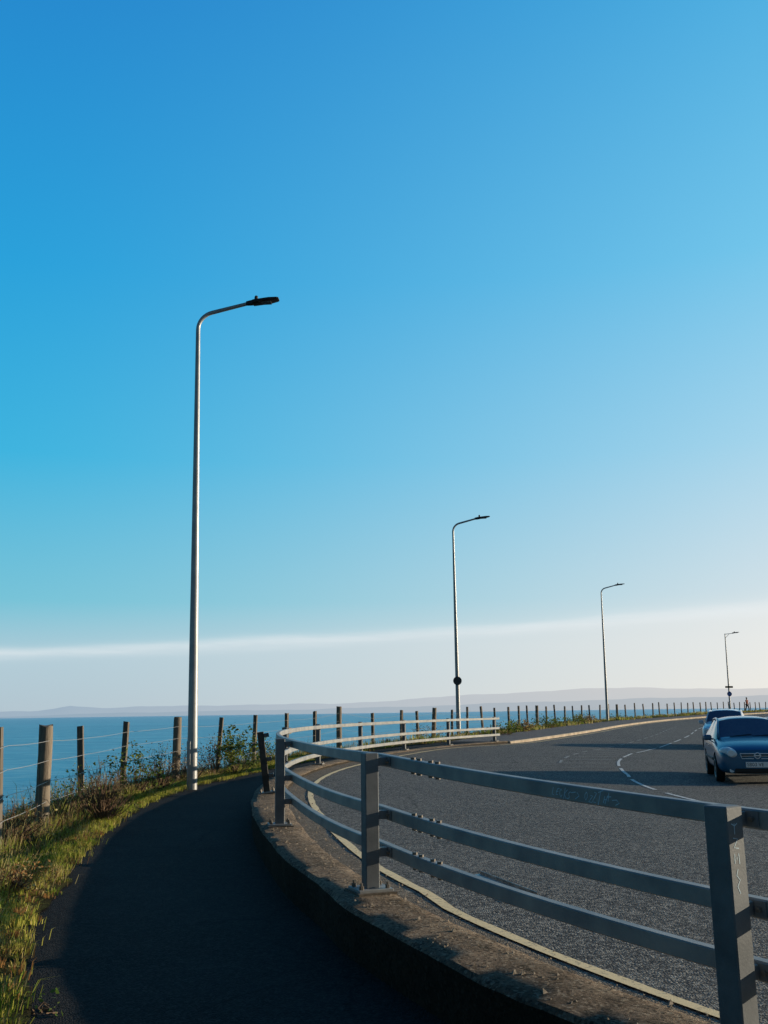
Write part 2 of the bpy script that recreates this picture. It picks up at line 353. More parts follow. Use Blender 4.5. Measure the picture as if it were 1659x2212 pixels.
# terrain sheet
ax=np.sinh(np.linspace(-7.2,7.2,260))*9.0; X,Y=np.meshgrid(ax,ax+60,indexing='ij')
idx=np.arange(0,len(SS),6); PP=P[idx]; TT=T[idx]; SI=SS[idx]
xf=X.ravel(); yf=Y.ravel(); off=np.zeros(len(xf)); ess=np.zeros(len(xf))
e0=PP[0]-TT[0]*np.linspace(9000,10,60)[:,None]; e1=PP[-1]+TT[-1]*np.linspace(10,9000,60)[:,None]
PA=np.r_[e0,PP,e1]; TA=np.r_[np.tile(TT[0],(60,1)),TT,np.tile(TT[-1],(60,1))]; SA=np.r_[np.full(60,SI[0]),SI,np.full(60,SI[-1])]
for a in range(0,len(xf),4000):
    dx=xf[a:a+4000,None]-PA[None,:,0]; dy=yf[a:a+4000,None]-PA[None,:,1]
    j=np.argmin(dx*dx+dy*dy,axis=1); r=np.arange(len(j))
    off[a:a+4000]=np.sign(dx[r,j]*TA[j,1]-dy[r,j]*TA[j,0])*np.sqrt(dx[r,j]**2+dy[r,j]**2); ess[a:a+4000]=SA[j]
zt=np.interp(off,[-4000,-220,-95,-60,-28,-19,-9.5,-6.5,-3,20,60,300,2000,9000],[-60,-22,-13.4,-12.3,-11.2,-8.6,-3.8,-2.5,-.8,-.65,1.5,9,40,90])+np.interp(ess,[28,45,62,84,116,170,260],[0,.12,.24,.38,.58,.72,.8])
zt+=np.where(off<-12,1,0)*(.35*np.sin(xf*.5)*np.sin(yf*.43+xf*.1)+.25*np.sin(xf*1.3+yf*.7))
v=np.c_[xf,yf,zt]; n=len(ax); ii=np.arange(n*n).reshape(n,n)
f=np.c_[ii[:-1,:-1].ravel(),ii[1:,:-1].ravel(),ii[1:,1:].ravel(),ii[:-1,1:].ravel()]
me=bpy.data.meshes.new('ground'); me.from_pydata(v.tolist(),[],f.tolist()); me.materials.append(M['terrain']); me.polygons.foreach_set('use_smooth',[True]*len(me.polygons))
o=bpy.data.objects.new('ground',me); COL.objects.link(o); struct(o,'coastal ground falling to a rocky shore','ground')
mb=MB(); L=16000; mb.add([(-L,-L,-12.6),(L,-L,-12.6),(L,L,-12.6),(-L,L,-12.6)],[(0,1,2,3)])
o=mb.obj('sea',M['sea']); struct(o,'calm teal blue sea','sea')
def ridge(name,R,prof,mat,label,depth=2500,amp=6):
    mb=MB(); n=260; az=np.linspace(prof[0][0],prof[-1][0],n); hs=np.interp(az,[p[0] for p in prof],[p[1] for p in prof])
    for i,a in enumerate(az):
        h=hs[i]+amp*(math.sin(i*.31)+.6*math.sin(i*.83+1)+.35*math.sin(i*2.1))*min(1,hs[i]/40)
        for rr,hh in((R,-16),(R+depth*.35,h*.62),(R+depth*.7,h),(R+depth,h*.8)):
            mb.v.append((rr*math.sin(a),rr*math.cos(a),hh if hh<-10 else hh-12.6))
    for i in range(n-1):
        for k in range(3): mb.f.append((i*4+k,i*4+k+1,i*4+5+k,i*4+4+k)); mb.m.append(0)
    o=mb.obj(name,mat,smooth=True); struct(o,label,'hills'); return o
D=math.radians
def px2az(x): return math.atan((x-829.5-6)/2188.)
sc=11500/2188.
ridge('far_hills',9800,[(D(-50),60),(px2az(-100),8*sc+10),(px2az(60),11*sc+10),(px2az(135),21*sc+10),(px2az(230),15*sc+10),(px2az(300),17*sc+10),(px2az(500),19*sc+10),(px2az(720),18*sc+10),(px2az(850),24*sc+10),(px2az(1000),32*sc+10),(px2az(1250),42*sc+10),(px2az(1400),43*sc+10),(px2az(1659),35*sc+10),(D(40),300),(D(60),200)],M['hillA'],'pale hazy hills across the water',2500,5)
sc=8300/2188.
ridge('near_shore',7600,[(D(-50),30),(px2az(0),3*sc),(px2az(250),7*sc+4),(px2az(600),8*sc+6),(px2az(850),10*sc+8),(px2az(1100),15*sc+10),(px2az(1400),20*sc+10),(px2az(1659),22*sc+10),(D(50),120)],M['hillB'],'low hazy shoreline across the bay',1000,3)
mb=MB()
for i in range(160):
    s=random.uniform(20,230); x,y=XY(s,-random.uniform(30,85)); r=random.uniform(.4,1.8)*(1 if random.random()<.8 else 1.8)
    bm=bmesh.new(); bmesh.ops.create_icosphere(bm,subdivisions=2,radius=r)
    vs=[Vector((q.co.x*random.uniform(.8,1.2)*1.3,q.co.y*random.uniform(.8,1.2),q.co.z*random.uniform(.5,.7)))+Vector((x,y,-12.2)) for q in bm.verts]
    mb.add(vs,[tuple(w.index for w in q.verts) for q in bm.faces]); bm.free()
o=mb.obj('beach_rocks',M['rock']); o['kind']='stuff'; tag(o,'dark rocks scattered along the shoreline','rocks')
mb=MB()
for i in range(700):
    s=random.uniform(3.5,20); onp=random.random()<.5
    o_=random.uniform(pleft(s)+.08,prt(s)-.03) if onp else random.uniform(prt(s)+.02,yo(s)+.1); r=random.uniform(.004,.012)*(1 if random.random()<.88 else 2.2)
    x,y=XY(s,o_); z=.334+dz(s) if onp else zroad(s,o_)+.006
    k=[Vector((random.uniform(-1,1),random.uniform(-1,1),random.uniform(-.5,.6)))*r for _ in range(4)]
    vs=[Vector((x,y,z))+q for q in (Vector((r,0,-r*.3)),Vector((-r*.6,r*.9,-r*.3)),Vector((-r*.5,-r,-r*.3)),Vector((k[0].x*.4,k[0].y*.4,r)))]
    mb.add(vs,[(0,1,3),(1,2,3),(2,0,3)])
o=mb.obj('loose_grit',simple('grit_stone',(.08,.065,.045),(.40,.33,.26),60,.9,bs=0)); o['kind']='stuff'; tag(o,'loose grit and small stones on the concrete and gutter','gravel')
# ------------------------------------------------------------------ railing
s1=sY(4.5); s792=sY(7.43); sA=sY(11.6); sB=sY(16.2); sE=sY(37.2*K)
posts=[s1-3.3,s1,s792,sA]+[sB+(sE-sB)*k/6 for k in range(7)]
x0,y0=XY(posts[0],0)
rail=empty('metal_railing',(x0,y0,.33+dz(posts[0])),'curved grey metal railing with three horizontal rails on concrete plinth','railing')
org=(x0,y0,.33+dz(posts[0]))
ZR=[.91,.53,.27]
def rprof(w,h,c): return [(-w+c,-h),(w-c,-h),(w,-h+c),(w,h-c),(w-c,h),(-w+c,h),(-w,h-c),(-w,-h+c)]
pr=rprof(.030,.043,.006)
for zi in ZR:
    mb=MB(); ss=np.arange(posts[0]-.4,posts[-1]+.28,.25)
    for s in ss:
        for a,b in pr: mb.v.append(P3(s,.165+a,.33+dz(s)+zi+b))
    n=len(pr)
    for i in range(len(ss)-1):
        for k in range(n): j=(k+1)%n; mb.f.append((i*n+k,i*n+j,(i+1)*n+j,(i+1)*n+k)); mb.m.append(0)
    mb.f+=[tuple(range(n)),tuple(range((len(ss)-1)*n,len(ss)*n))]; mb.m+=[0,0]
    for p in (posts[2],posts[5],posts[8]):
        for kk in range(4):
            s=p-.62+(kk-1.5)*.10+(.04 if kk>1 else -.04)
            x,y=XY(s,.165)
            for e_ in(.05,-.05): mb.tube([(x,y,.33+dz(s)+zi+e_-.008),(x,y,.33+dz(s)+zi+e_+.008)],.018,6,1)
    ob=mb.obj('rail',[M['rail'],M['bolt']],rail,org); smooth_angle(ob,30)
for pi,p in enumerate(posts):
    x,y=XY(p,0); t=Tn(p); yaw=math.atan2(t[1],t[0])-math.pi/2
    wd=.118 if pi==1 else .104
    mb=MB(); mb.box((0,0,.4775),(wd,wd,.955),0,None,.006)
    po_=mb.obj('post',M['postshade'] if pi==4 else M['postm'],rail,loc=(x-x0,y-y0,.018+dz(p)-dz(posts[0]))); po_.rotation_euler=(0,0,yaw)
    if pi==4: po_.rotation_euler=(0.0,-.13,yaw); po_['label']='dark leaning bent post'
    mb=MB(); mb.box((0,0,.0),(.26,.25,.022),0,None,.003)
    for a in(-.10,.10):
        for b in(-.08,.08): mb.tube([(a,b,.01),(a,b,.035)],.018,6,1); mb.tube([(a,b,.03),(a,b,.055)],.009,6,1)
    mb.box((0,0,-.016),(.29,.31,.02),2)
    mb.obj('base_plate',[M['rail'],M['bolt'],M['grout']],po_,loc=(0,0,.002))
    for zi in ZR:
        mb=MB(); mb.box((.09,0,0),(.075,.065,.062),0,None,.004); mb.box((.1295,0,0),(.006,.18,.07),0,None,.001)
        for b in(-.06,.06): mb.tube([(.108,b,0),(.129,b,0)],.012,6,1)
        mb.obj('bracket',[M['postm'],M['bolt']],po_,loc=(0,0,zi-.018))
mb=MB(); sg=s1+1.25
random.seed(21)
LET={'L':[[(0,1.2),(.02,.5),(.08,.1),(.5,0)]],'E':[[(.5,1),(.12,.95),(0,.5),(.1,.05),(.5,.1)],[(0,.5),(.4,.6)]],'C':[[(.5,.8),(.3,1),(.05,.7),(.05,.3),(.3,0),(.55,.3)]],'K':[[(0,1.2),(.1,-.1)],[(.55,1),(.05,.5),(.6,-.05)]],'S':[[(.5,.9),(.25,1.05),(.05,.8),(.25,.5),(.45,.3),(.3,0),(-.1,.1)]],'>':[[(0,.9),(.6,.5),(0,.1)]],'O':[[(.3,1),(.05,.7),(.05,.3),(.3,0),(.55,.35),(.5,.8),(.25,1)]],'Z':[[(0,1),(.5,.95),(.25,.5),(0,.05),(.7,0)]],'T':[[(-.1,.9),(.8,1.15)],[(.35,1.05),(.2,-.35)]],'H':[[(0,1.1),(0.1,0)],[(.5,1.2),(.45,-.1)],[(0,.5),(.55,.6)]],'+':[[(0,.5),(.8,.55)],[(.3,.9),(.3,.1)]],'-':[[(0,.5),(.9,.6)]],' ':[]}
cur=0; tg_=Tn(sg-.3); nl_=(-tg_[1],tg_[0],0)
for i,ch in enumerate("LECKS-> OZZTH+->"):
    hs=random.uniform(.65,1.25); bz=random.uniform(-.15,.15); sl_=random.uniform(.1,.5)
    for pl in LET[ch]:
        mb.ribbon([P3(sg-(cur+a*.95+sl_*b)*.04,.165-.0312,.33+dz(sg-cur*.04)+.91-.024+(b*hs+bz)*.046) for a,b in pl],nl_,.0045)
    cur+=random.uniform(.6,1.05)
ob=mb.obj('graffiti',M['graf'],rail,org)
mb=MB(); xg,yg=XY(s1,0); tg=Tn(s1)
def pc(a,b):
    lo=-.03+a*.045; return (xg+tg[1]*lo-tg[0]*.0602, yg-tg[0]*lo-tg[1]*.0602, .33+dz(s1)+.90-b)
for pl in [[(0,0),(.5,.01),(.9,0)],[(.45,0),(.42,.045)],[(.1,.06),(.8,.065),(.15,.10),(.85,.105)],[(.1,.165),(.15,.125),(.45,.15),(.8,.125),(.85,.17)],[(.5,.19),(.2,.215),(.7,.235),(.25,.26),(.6,.29)]]: mb.ribbon([pc(a,b) for a,b in pl],(-tg[0],-tg[1],0),.0045)
mb.obj('graffiti',M['graf'],rail,org)
random.seed(11)
# ------------------------------------------------------------------ wire fence
def foff(s): return float(np.interp(s,[0,20,30,45,60,400],[-3.25,-3.45,-3.95,-4.5,-4.6,-4.5]))
fp=[(-3.9,9.0),(-4.58,11.9),(-5.03,14.7),(-5.4,17.8),(-5.52,20.9),(-5.15,24.4),(-4.62,27.2),(-4.0,29.9),(-3.25,32.3),(-2.5,34.4),(-1.75,36.3)]
fl=[(x,y)+proj(x,y) for x,y in fp]; s=fl[-1][2]; olast=fl[-1][3]; s_a=s
while len(fl)<95:
    s+=2.6+random.uniform(-.15,.15)
    if s>SEND-2: break
    k=float(sst(s_a,s_a+12,s)); o_=olast*(1-k)+foff(s)*k+random.uniform(-.05,.05); x,y=XY(s,o_); fl.append((x,y,s,o_))
thick={2,5,10,14,22,31}
x0,y0=fl[0][0],fl[0][1]; z0=zverge(fl[0][2],fl[0][3])
fence=empty('post_and_wire_fence',(x0,y0,z0),'weathered wooden post and wire fence along the grassy cliff edge','fence')
tops=[]
for i,(x,y,s,o_) in enumerate(fl):
    z=zverge(s,o_)
    th=i in thick; h=(1.46 if th else 1.42)+random.uniform(-.04,.05)-(.0 if i<9 else .08); w=.21 if th else .12
    if i==10: h=1.62
    if i<5: h=1.43-z+(.03 if th else random.uniform(-.02,.05))
    mb=MB(); nn=9 if th else 4; nr=12 if th else 4
    ring=[(math.cos(2*math.pi*k/nr+math.pi/4)*w*(.5 if th else .62),math.sin(2*math.pi*k/nr+math.pi/4)*w*(.5 if th else .62)) for k in range(nr)]
    for q in range(nn+1):
        zz=-.4+(h+.4)*q/nn; k=1-.06*q/nn
        for a,b in ring: mb.v.append((a*k+random.uniform(-.004,.004),b*k+random.uniform(-.004,.004),zz+(random.uniform(-.02,.02) if q==nn else 0)))
    for q in range(nn):
        for k in range(nr): j=(k+1)%nr; mb.f.append((q*nr+k,q*nr+j,(q+1)*nr+j,(q+1)*nr+k)); mb.m.append(0)
    mb.f.append(tuple(range(nn*nr,(nn+1)*nr))); mb.m.append(0)
    po_=mb.obj('post',M['woodthick'] if th else M['wood'],fence,loc=(x-x0,y-y0,z-z0))
    if th: smooth_angle(po_,50)
    lx,ly=random.gauss(0,.022),random.gauss(0,.022); po_.rotation_euler=(lx,ly,random.uniform(-.2,.2)+math.atan2(Tn(s)[1],Tn(s)[0]))
    tops.append((x,y,z+h))
for hw in(1.08,.80,.50,.22):
    mb=MB(); pl=[]
    for i in range(len(tops)-1):
        a=Vector(tops[i])+Vector((.065,0,hw-1.3)); b=Vector(tops[i+1])+Vector((.065,0,hw-1.3))
        for q in range(3):
            t=q/3; p=a.lerp(b,t); p.z-=.014*math.sin(math.pi*t); pl.append(p)
    mb.tube(pl,.0035,4); mb.obj('wire',M['wire'],fence,(x0,y0,z0))
# ------------------------------------------------------------------ street lamps
def lamp(X,Y,Z,H,lean,adir,label,r0=.105,seg=20,flat=False,armlen=1.15):
    e=empty('street_lamp',(X,Y,Z),label,'street lamp','street lamps along the coastal road')
    e.rotation_euler=(0,lean,adir)
    mb=MB(); pl=[(0,0,-.1),(0,0,.02),(0,0,1.0),(0,0,1.3),(0,0,3.2)]; rd=[r0*1.05,r0*1.05,r0*1.03,r0,r0*.92]
    for q in range(1,9):
        z=3.2+(H-.75-3.2)*q/8; pl.append((0,0,z)); rd.append(r0*.92-(r0*.92-.05)*q/8)
    if not flat:
        for q in range(1,9):
            a=math.radians(80)*q/8; R_=.42; pl.append((R_*(1-math.cos(a)),0,H-.75+R_*math.sin(a))); rd.append(.048)
        lx,lz=pl[-1][0],pl[-1][2]; ax=lx+armlen*.75; az=lz+.19; pl.append((ax,0,az)); rd.append(.042)
    else:
        lx,lz=0,pl[-1][2]; ax,az=.85,lz+.03
    mb.tube(pl,rd,seg)
    if flat: mb.tube([(-.05,0,lz-.06),(ax,0,az-.03)],.03,8); mb.tube([(0,0,lz-.5),(.45,0,lz-.06)],.02,8)
    p=mb.obj('pole',M['pole'],e,loc=(0,0,0)); smooth_angle(p,40)
    mb=MB(); mb.box((r0*.98,0,.75),(.02,r0*1.1,.5),0,None,.004); mb.tube([(r0*.98+.008,0,.62),(r0*.98+.014,0,.62)],.01,6)
    mb.obj('access_door',M['pole'],e,loc=(0,0,0)).rotation_euler=(0,0,-2.2)
    mb=MB(); sec=[(0,.045,.05),(.1,.06,.06),(.16,.06,.065),(.17,.13,.055),(.55,.15,.045),(.74,.13,.02),(.78,.10,.012)]
    for x,w,h in sec:
        for a,b in((-w,-h*.7),(-w*.4,-h),(w*.4,-h),(w,-h*.7),(w*.95,h*.5),(w*.4,h),(-w*.4,h),(-w*.95,h*.5)): mb.v.append((x,a,b+.10*x))
    for i in range(len(sec)-1):
        for k in range(8): j=(k+1)%8; mb.f.append((i*8+k,i*8+j,i*8+8+j,i*8+8+k)); mb.m.append(0)
    mb.f+=[tuple(range(8)),tuple(range((len(sec)-1)*8,len(sec)*8))]; mb.m+=[0,0]
    l=mb.obj('lantern',M['black'],e,loc=(ax-.06,0,az))
    mb=MB(); mb.tube([(.24,0,.06),(.24,0,.13),(.24,0,.16)],[.035,.045,.03],10); mb.box((.24,0,.06),(.09,.09,.04),0,None,.005); mb.obj('photocell',M['black'],l,loc=(0,0,0.02))
    mb=MB(); mb.box((.45,0,-.035),(.3,.2,.012),0,None,.003); mb.obj('lens',M['lens'],l,loc=(0,0,.028))
    return e
L1=lamp(-4.22,19.9*K,.02,11.25,-.012,-.05,'tall slim grey street lamp beside the footpath edge')
L2=lamp(3.55,45.3*K,.28,11.1,.0,-.25,'slim grey street lamp with round sign beyond the railing')
L3=lamp(17.7,73.2*K,.5,11.1,.008,-.42,'slim grey street lamp on the pavement near the wire fence')
L4=lamp(37.7,100*K,.78,9.5,.012,-.6,'short straight-armed street lamp with small signs',.09,14,True)
M['signback']=simple('sign_back_grey',(.05,.05,.055),(.08,.08,.085),6,.6,.3,bs=0)
M['signblue']=simple('sign_blue',(.01,.09,.42),(.015,.11,.48),6,.4,bs=0)
M['signwhite']=simple('sign_white',(.75,.75,.75),(.82,.82,.82),6,.5,bs=0)
M['signbrown']=simple('sign_brown',(.16,.09,.03),(.22,.13,.045),6,.5,bs=0)
def rsign(z,r,parent,front,name,label,rz=0):
    mb=MB(); mb.tube([(0,-.10,z),(0,-.115,z)],r,28,1); mb.tube([(0,-.1155,z),(0,-.119,z)],r*.97,28,0)
    mb.box((0,-.088,z+.1),(.16,.03,.03),1); mb.box((0,-.088,z-.1),(.16,.03,.03),1)
    o=mb.obj(name,[front,M['signback']],parent,loc=(0,0,0)); o.rotation_euler=(0,0,rz); o['label']=label; return o
rsign(2.75,.215,L2,M['signback'],'round_sign','dark round sign seen from behind',.25)
o=rsign(2.15,.26,L4,M['signblue'],'round_sign','blue round sign with white symbol',.6)
mb=MB()
mb.box((-.07,-.121,2.15),(.03,.006,.22),0); mb.box((.06,-.121,2.12),(.14,.006,.03),0); mb.tube([(.06,-.121,2.2),(.06,-.124,2.2)],.035,10)
q=mb.obj('symbol',M['signwhite'],o,loc=(0,0,0))
mb=MB(); mb.box((0,-.12,2.9),(.85,.02,.2),0,None,.004); mb.box((0,-.1,2.9),(.16,.04,.05),1); o=mb.obj('rectangular_sign',[M['signbrown'],M['signback']],L4,loc=(0,0,0)); o.rotation_euler=(0,0,.6)
# ------------------------------------------------------------------ cars
def carpaint(name,c):
    m,nt,b=new_mat(name); p=N(nt,'ShaderNodeTexCoord').outputs['Object']
    f=noise(nt,p,3,5); nt.links.new(mixc(nt,math_(nt,'MULTIPLY',f,.4),c,tuple(x*1.25+.01 for x in c)),b.inputs['Base Color'])
    b.inputs['Metallic'].default_value=.1; b.inputs['Roughness'].default_value=.3; b.inputs['Specular IOR Level'].default_value=.4; b.inputs['Coat Weight'].default_value=.5; b.inputs['Coat Roughness'].default_value=.04; return m
def plain(name,c,r=.5,me=0):
    return simple(name,c,tuple(min(1,x*1.15+.002) for x in c),12,r,me,bs=0)
M['glass']=plain('car_glass',(.075,.105,.13),.06)
M['tyre']=plain('tyre_rubber',(.014,.014,.014),.9); M['rim']=plain('alloy_rim',(.30,.31,.33),.4,.7); M['trim']=plain('black_trim',(.012,.012,.013),.6)
M['hl']=plain('headlight_lens',(.8,.85,.88),.08,.0); M['hlr']=plain('headlight_reflector',(.97,.97,.97),.3,.0); M['chrome']=plain('chrome',(.9,.9,.92),.3,.3); M['plate']=plain('plate_white',(.98,.98,.98),.35); M['ptext']=plain('plate_black',(.01,.01,.01),.6); M['tail']=plain('tail_red',(.35,.01,.01),.2)
def make_car(X,Y,Z,rz,paintm,label,plate='SB03 VE',sz=1.0):
    e=empty('car',(X,Y,Z),label,'car','cars driving round the bend',rz); e.scale=(1,1,sz)
    st=[(-2.11,.64,.27,.46,.63,.50,.675,.69),(-2.06,.75,.22,.47,.68,.59,.735,.755),(-1.85,.82,.20,.48,.77,.64,.85,.875),
        (-1.45,.845,.20,.5,.83,.67,.92,.955),(-1.10,.85,.20,.5,.875,.70,.965,1.0),(-1.02,.85,.20,.5,.885,.70,.98,1.015),
        (-.42,.85,.20,.5,.905,.63,1.375,1.43),(-.34,.85,.20,.5,.907,.625,1.395,1.45),(.33,.85,.20,.5,.915,.61,1.415,1.475),(.42,.85,.20,.5,.917,.61,1.415,1.475),
        (1.12,.85,.20,.5,.93,.605,1.39,1.45),(1.22,.85,.20,.5,.935,.60,1.38,1.44),(1.70,.845,.20,.5,.94,.58,1.31,1.36),(2.0,.835,.2,.5,.945,.63,1.0,1.03),
        (2.03,.83,.21,.5,.94,.61,.975,.995),(2.08,.79,.23,.5,.90,.58,.93,.945),(2.12,.66,.28,.48,.80,.50,.83,.84)]
    v=[];n=0
    for y,w,zb,zm,bl,xr,zr,zt in st:
        h=[(0,zb),(w*.82,zb),(w*.97,zb+.10),(w,zm),(w*.985,bl-.07),(w*.955,bl),(xr,zr),(xr*.55,zr+(zt-zr)*.8),(0,zt)]
        ring=h+[(-a,b) for a,b in h[-2:0:-1]]
        n=len(ring); v+=[(a,y,b) for a,b in ring]
    f=[];mi=[]
    for i in range(len(st)-1):
        for k in range(n):
            j=(k+1)%n; f.append((i*n+k,i*n+j,(i+1)*n+j,(i+1)*n+k)); m=0
            side=k in(5,n-6); top=k in(6,7,n-8,n-7)
            if side and i in(5,7,9,11): m=2
            if top and i==5: m=1
            if top and i==12: m=3
            mi.append(m)
    f.append(tuple(range(n))); f.append(tuple(range((len(st)-1)*n,len(st)*n))); mi+=[0,0]
    me=bpy.data.meshes.new('tmp'); me.from_pydata(v,[],f); me.polygons.foreach_set('material_index',mi)
    for _ in range(5): me.materials.append(paintm)
    tmp=bpy.data.objects.new('tmp',me); COL.objects.link(tmp)
    bm=bmesh.new(); bm.from_mesh(me); bmesh.ops.recalc_face_normals(bm,faces=bm.faces); cl=bm.edges.layers.float.new('crease_edge')
    for ed in bm.edges:
        fs_=[q.material_index for q in ed.link_faces]
        if len(set(fs_))>1: ed[cl]=.75
    bm.to_mesh(me); bm.free()
    sb=tmp.modifiers.new('s','SUBSURF'); sb.levels=2; sb.render_levels=2
    cut=[]
    for yy in(-1.28,1.27):
        cb=MB(); cb.tube([(-1.2,yy,.31),(1.2,yy,.31)],.355,32,4); c=cb.obj('cut',[M['trim']]*5,None)
        bo=tmp.modifiers.new('b','BOOLEAN'); bo.operation='DIFFERENCE'; bo.object=c; bo.solver='EXACT'; cut.append(c)
    dg=bpy.context.evaluated_depsgraph_get(); dg.update(); em=bpy.data.meshes.new_from_object(tmp.evaluated_get(dg))
    for c in cut+[tmp]: bpy.data.objects.remove(c,do_unlink=True)
    VV=[tuple(q.co) for q in em.vertices]
    def part(nm,mt,polys):
        used={}; vv=[]; ff=[]
        for p in polys:
            r=[]
            for a in p.vertices:
                if a not in used: used[a]=len(vv); vv.append(VV[a])
                r.append(used[a])
            ff.append(r)
        if not ff: return None
        m2=bpy.data.meshes.new(nm); m2.from_pydata(vv,[],ff); m2.materials.append(mt); o=bpy.data.objects.new(nm,m2); COL.objects.link(o); o.parent=e; smooth_angle(o,40); return o
    polys=list(em.polygons)
    part('body',paintm,[p for p in polys if p.material_index==0]); part('windscreen',M['glass'],[p for p in polys if p.material_index==1]); part('rear_window',M['glass'],[p for p in polys if p.material_index==3])
    for yy in(-1,1): part('wheel_arch',M['trim'],[p for p in polys if p.material_index==4 and p.center.y*yy>0])
    for sgn in(-1,1):
        part('side_window',M['glass'],[p for p in polys if p.material_index==2 and p.center.x*sgn>0])
    for sg_ in(-1,1):
        mb=MB(); mb.tube([(sg_*.71,-1.05,.97),(sg_*.695,-.88,1.09),(sg_*.65,-.55,1.30),(sg_*.627,-.39,1.385),(sg_*.613,.33,1.418),(sg_*.605,1.12,1.39),(sg_*.585,1.70,1.305),(sg_*.62,2.0,1.0)],[.03,.028,.026,.024,.022,.022,.026,.03],8)
        mb.obj('roof_pillar',paintm,e,smooth=True,loc=(0,0,0))
        mb=MB(); mb.box((sg_*.85,.05,.50),(.03,1.9,.06),0,None,.008); mb.obj('side_trim',M['trim'],e,loc=(0,0,0))
        mb=MB(); mb.tube([(sg_*.835,-.85,.885),(sg_*.835,1.2,.925)],.011,6); mb.obj('window_seal',M['trim'],e,loc=(0,0,0))
    mb=MB(); mb.box((0,-2.075,.30),(1.0,.06,.11),0,None,.02); mb.obj('lower_intake',M['trim'],e,loc=(0,0,0))
    mb=MB()
    mb.box((0,-2.07,.61),(.68,.07,.09),0,None,.015)
    g=mb.obj('grille',M['trim'],e,loc=(0,0,0))
    mb=MB()
    for sg_ in(-1,1):
        mb.box((sg_*.205,-2.105,.665),(.32,.025,.018),0,None,.003); mb.box((sg_*.205,-2.108,.61),(.30,.02,.012),0,None,.002); mb.tube([(sg_*.365,-2.09,.665),(sg_*.33,-2.10,.56),(sg_*.08,-2.11,.555)],.010,6)
    mb.obj('chrome_surround',M['chrome'],g,loc=(0,0,0))
    mb=MB(); R_=.06; mb.tube([(R_*math.cos(a)*1.0,-2.125,.62+R_*math.sin(a)) for a in np.linspace(0,2*math.pi,21)],.011,6,cap=False); mb.box((0,-2.125,.62),(.155,.012,.026),0,None,.003); mb.obj('badge',M['chrome'],g,loc=(0,0,0))
    for sg_ in(-1,1):
        bm=bmesh.new(); bmesh.ops.create_uvsphere(bm,u_segments=20,v_segments=12,radius=1)
        for q in bm.verts:
            co_=q.co; x=co_.x*.185; y=co_.y*.17; z=co_.z*.125
            z+=x*.15; y+=x*.55
            q.co=(sg_*(.60+x),-1.95+y,.68+z)
        m2=bpy.data.meshes.new('headlight'); bm.to_mesh(m2); bm.free(); m2.materials.append(M['hl']); m2.polygons.foreach_set('use_smooth',[True]*len(m2.polygons))
        o=bpy.data.objects.new('headlight',m2); COL.objects.link(o); o.parent=e
        mb=MB(); mb.tube([(sg_*.56,-2.15,.675),(sg_*.56,-2.10,.675)],[.07,.08],18); mb.obj('bulb_reflector',M['hlr'],o,loc=(0,0,0))
        mb=MB(); mb.tube([(sg_*.56,-2.085,.30),(sg_*.56,-2.03,.30)],.05,14); mb.obj('fog_lamp',M['hl'],e,loc=(0,0,0))
        mb=MB(); mb.box((sg_*.70,2.03,.78),(.2,.14,.2),0,None,.04); mb.obj('tail_light',M['tail'],e,loc=(0,0,0))
        mb=MB(); mb.box((sg_*.93,-.75,.985),(.19,.10,.13),0,None,.03); mb.box((sg_*.84,-.75,.95),(.1,.05,.04),0,None,.01); wm=mb.obj('wing_mirror',paintm,e,loc=(0,0,0))
        for yy in(-.12,.78):
            mb=MB(); mb.box((sg_*.862,yy,.79),(.025,.17,.03),0,None,.008); mb.obj('door_handle',paintm,e,loc=(0,0,0))
        for yy in(-1.28,1.27):
            w=bpy.data.objects.new('wheel',None); COL.objects.link(w); w.parent=e; w.location=(sg_*.755,yy,.305)
            mb=MB(); pf=[(-.09,.20),(-.10,.24),(-.095,.285),(-.07,.303),(.07,.303),(.095,.285),(.10,.24),(.09,.20)]; sg2=32
            for k in range(sg2):
                a=2*math.pi*k/sg2
                for px_,r in pf: mb.v.append((px_,r*math.cos(a),r*math.sin(a)))
            for k in range(sg2):
                j=(k+1)%sg2
                for q in range(8): q2=(q+1)%8; mb.f.append((k*8+q,k*8+q2,j*8+q2,j*8+q)); mb.m.append(0)
            t_=mb.obj('tyre',M['tyre'],w,loc=(0,0,0)); smooth_angle(t_,40)
            mb=MB(); mb.tube([(sg_*-.02,0,0),(sg_*.02,0,0)],.205,28,1); mb.tube([(sg_*.02,0,0),(sg_*.085,0,0)],.045,12)
            for k in range(6):
                a=2*math.pi*k/6; mb.box((sg_*.07,.115*math.cos(a),.115*math.sin(a)),(.02,.18,.045),0,Matrix.Rotation(a,3,'X'),.005)
            ringp=[(sg_*.085,.198*math.cos(a),.198*math.sin(a)) for a in np.linspace(0,2*math.pi,29)]; mb.tube(ringp,.012,6,cap=False)
            mb.obj('rim',[M['rim'],M['trim']],w,loc=(0,0,0))
    mb=MB(); mb.box((0,-2.118,.425),(.52,.012,.12),0,None,.003); pl=mb.obj('number_plate',M['plate'],e,loc=(0,0,0))
    cu=bpy.data.curves.new('t','FONT'); cu.body=plate; cu.size=.105; cu.extrude=.002; cu.offset=-.001; cu.align_x='LEFT'; cu.align_y='CENTER'
    to=bpy.data.objects.new('t',cu); COL.objects.link(to); dg=bpy.context.evaluated_depsgraph_get(); tm=bpy.data.meshes.new_from_object(to.evaluated_get(dg)); bpy.data.objects.remove(to,do_unlink=True)
    tm.materials.clear(); tm.materials.append(M['ptext']); o=bpy.data.objects.new('plate_text',tm); COL.objects.link(o); o.parent=pl; o.rotation_euler=(math.pi/2,0,0); o.location=(-.235,-2.126,.425)
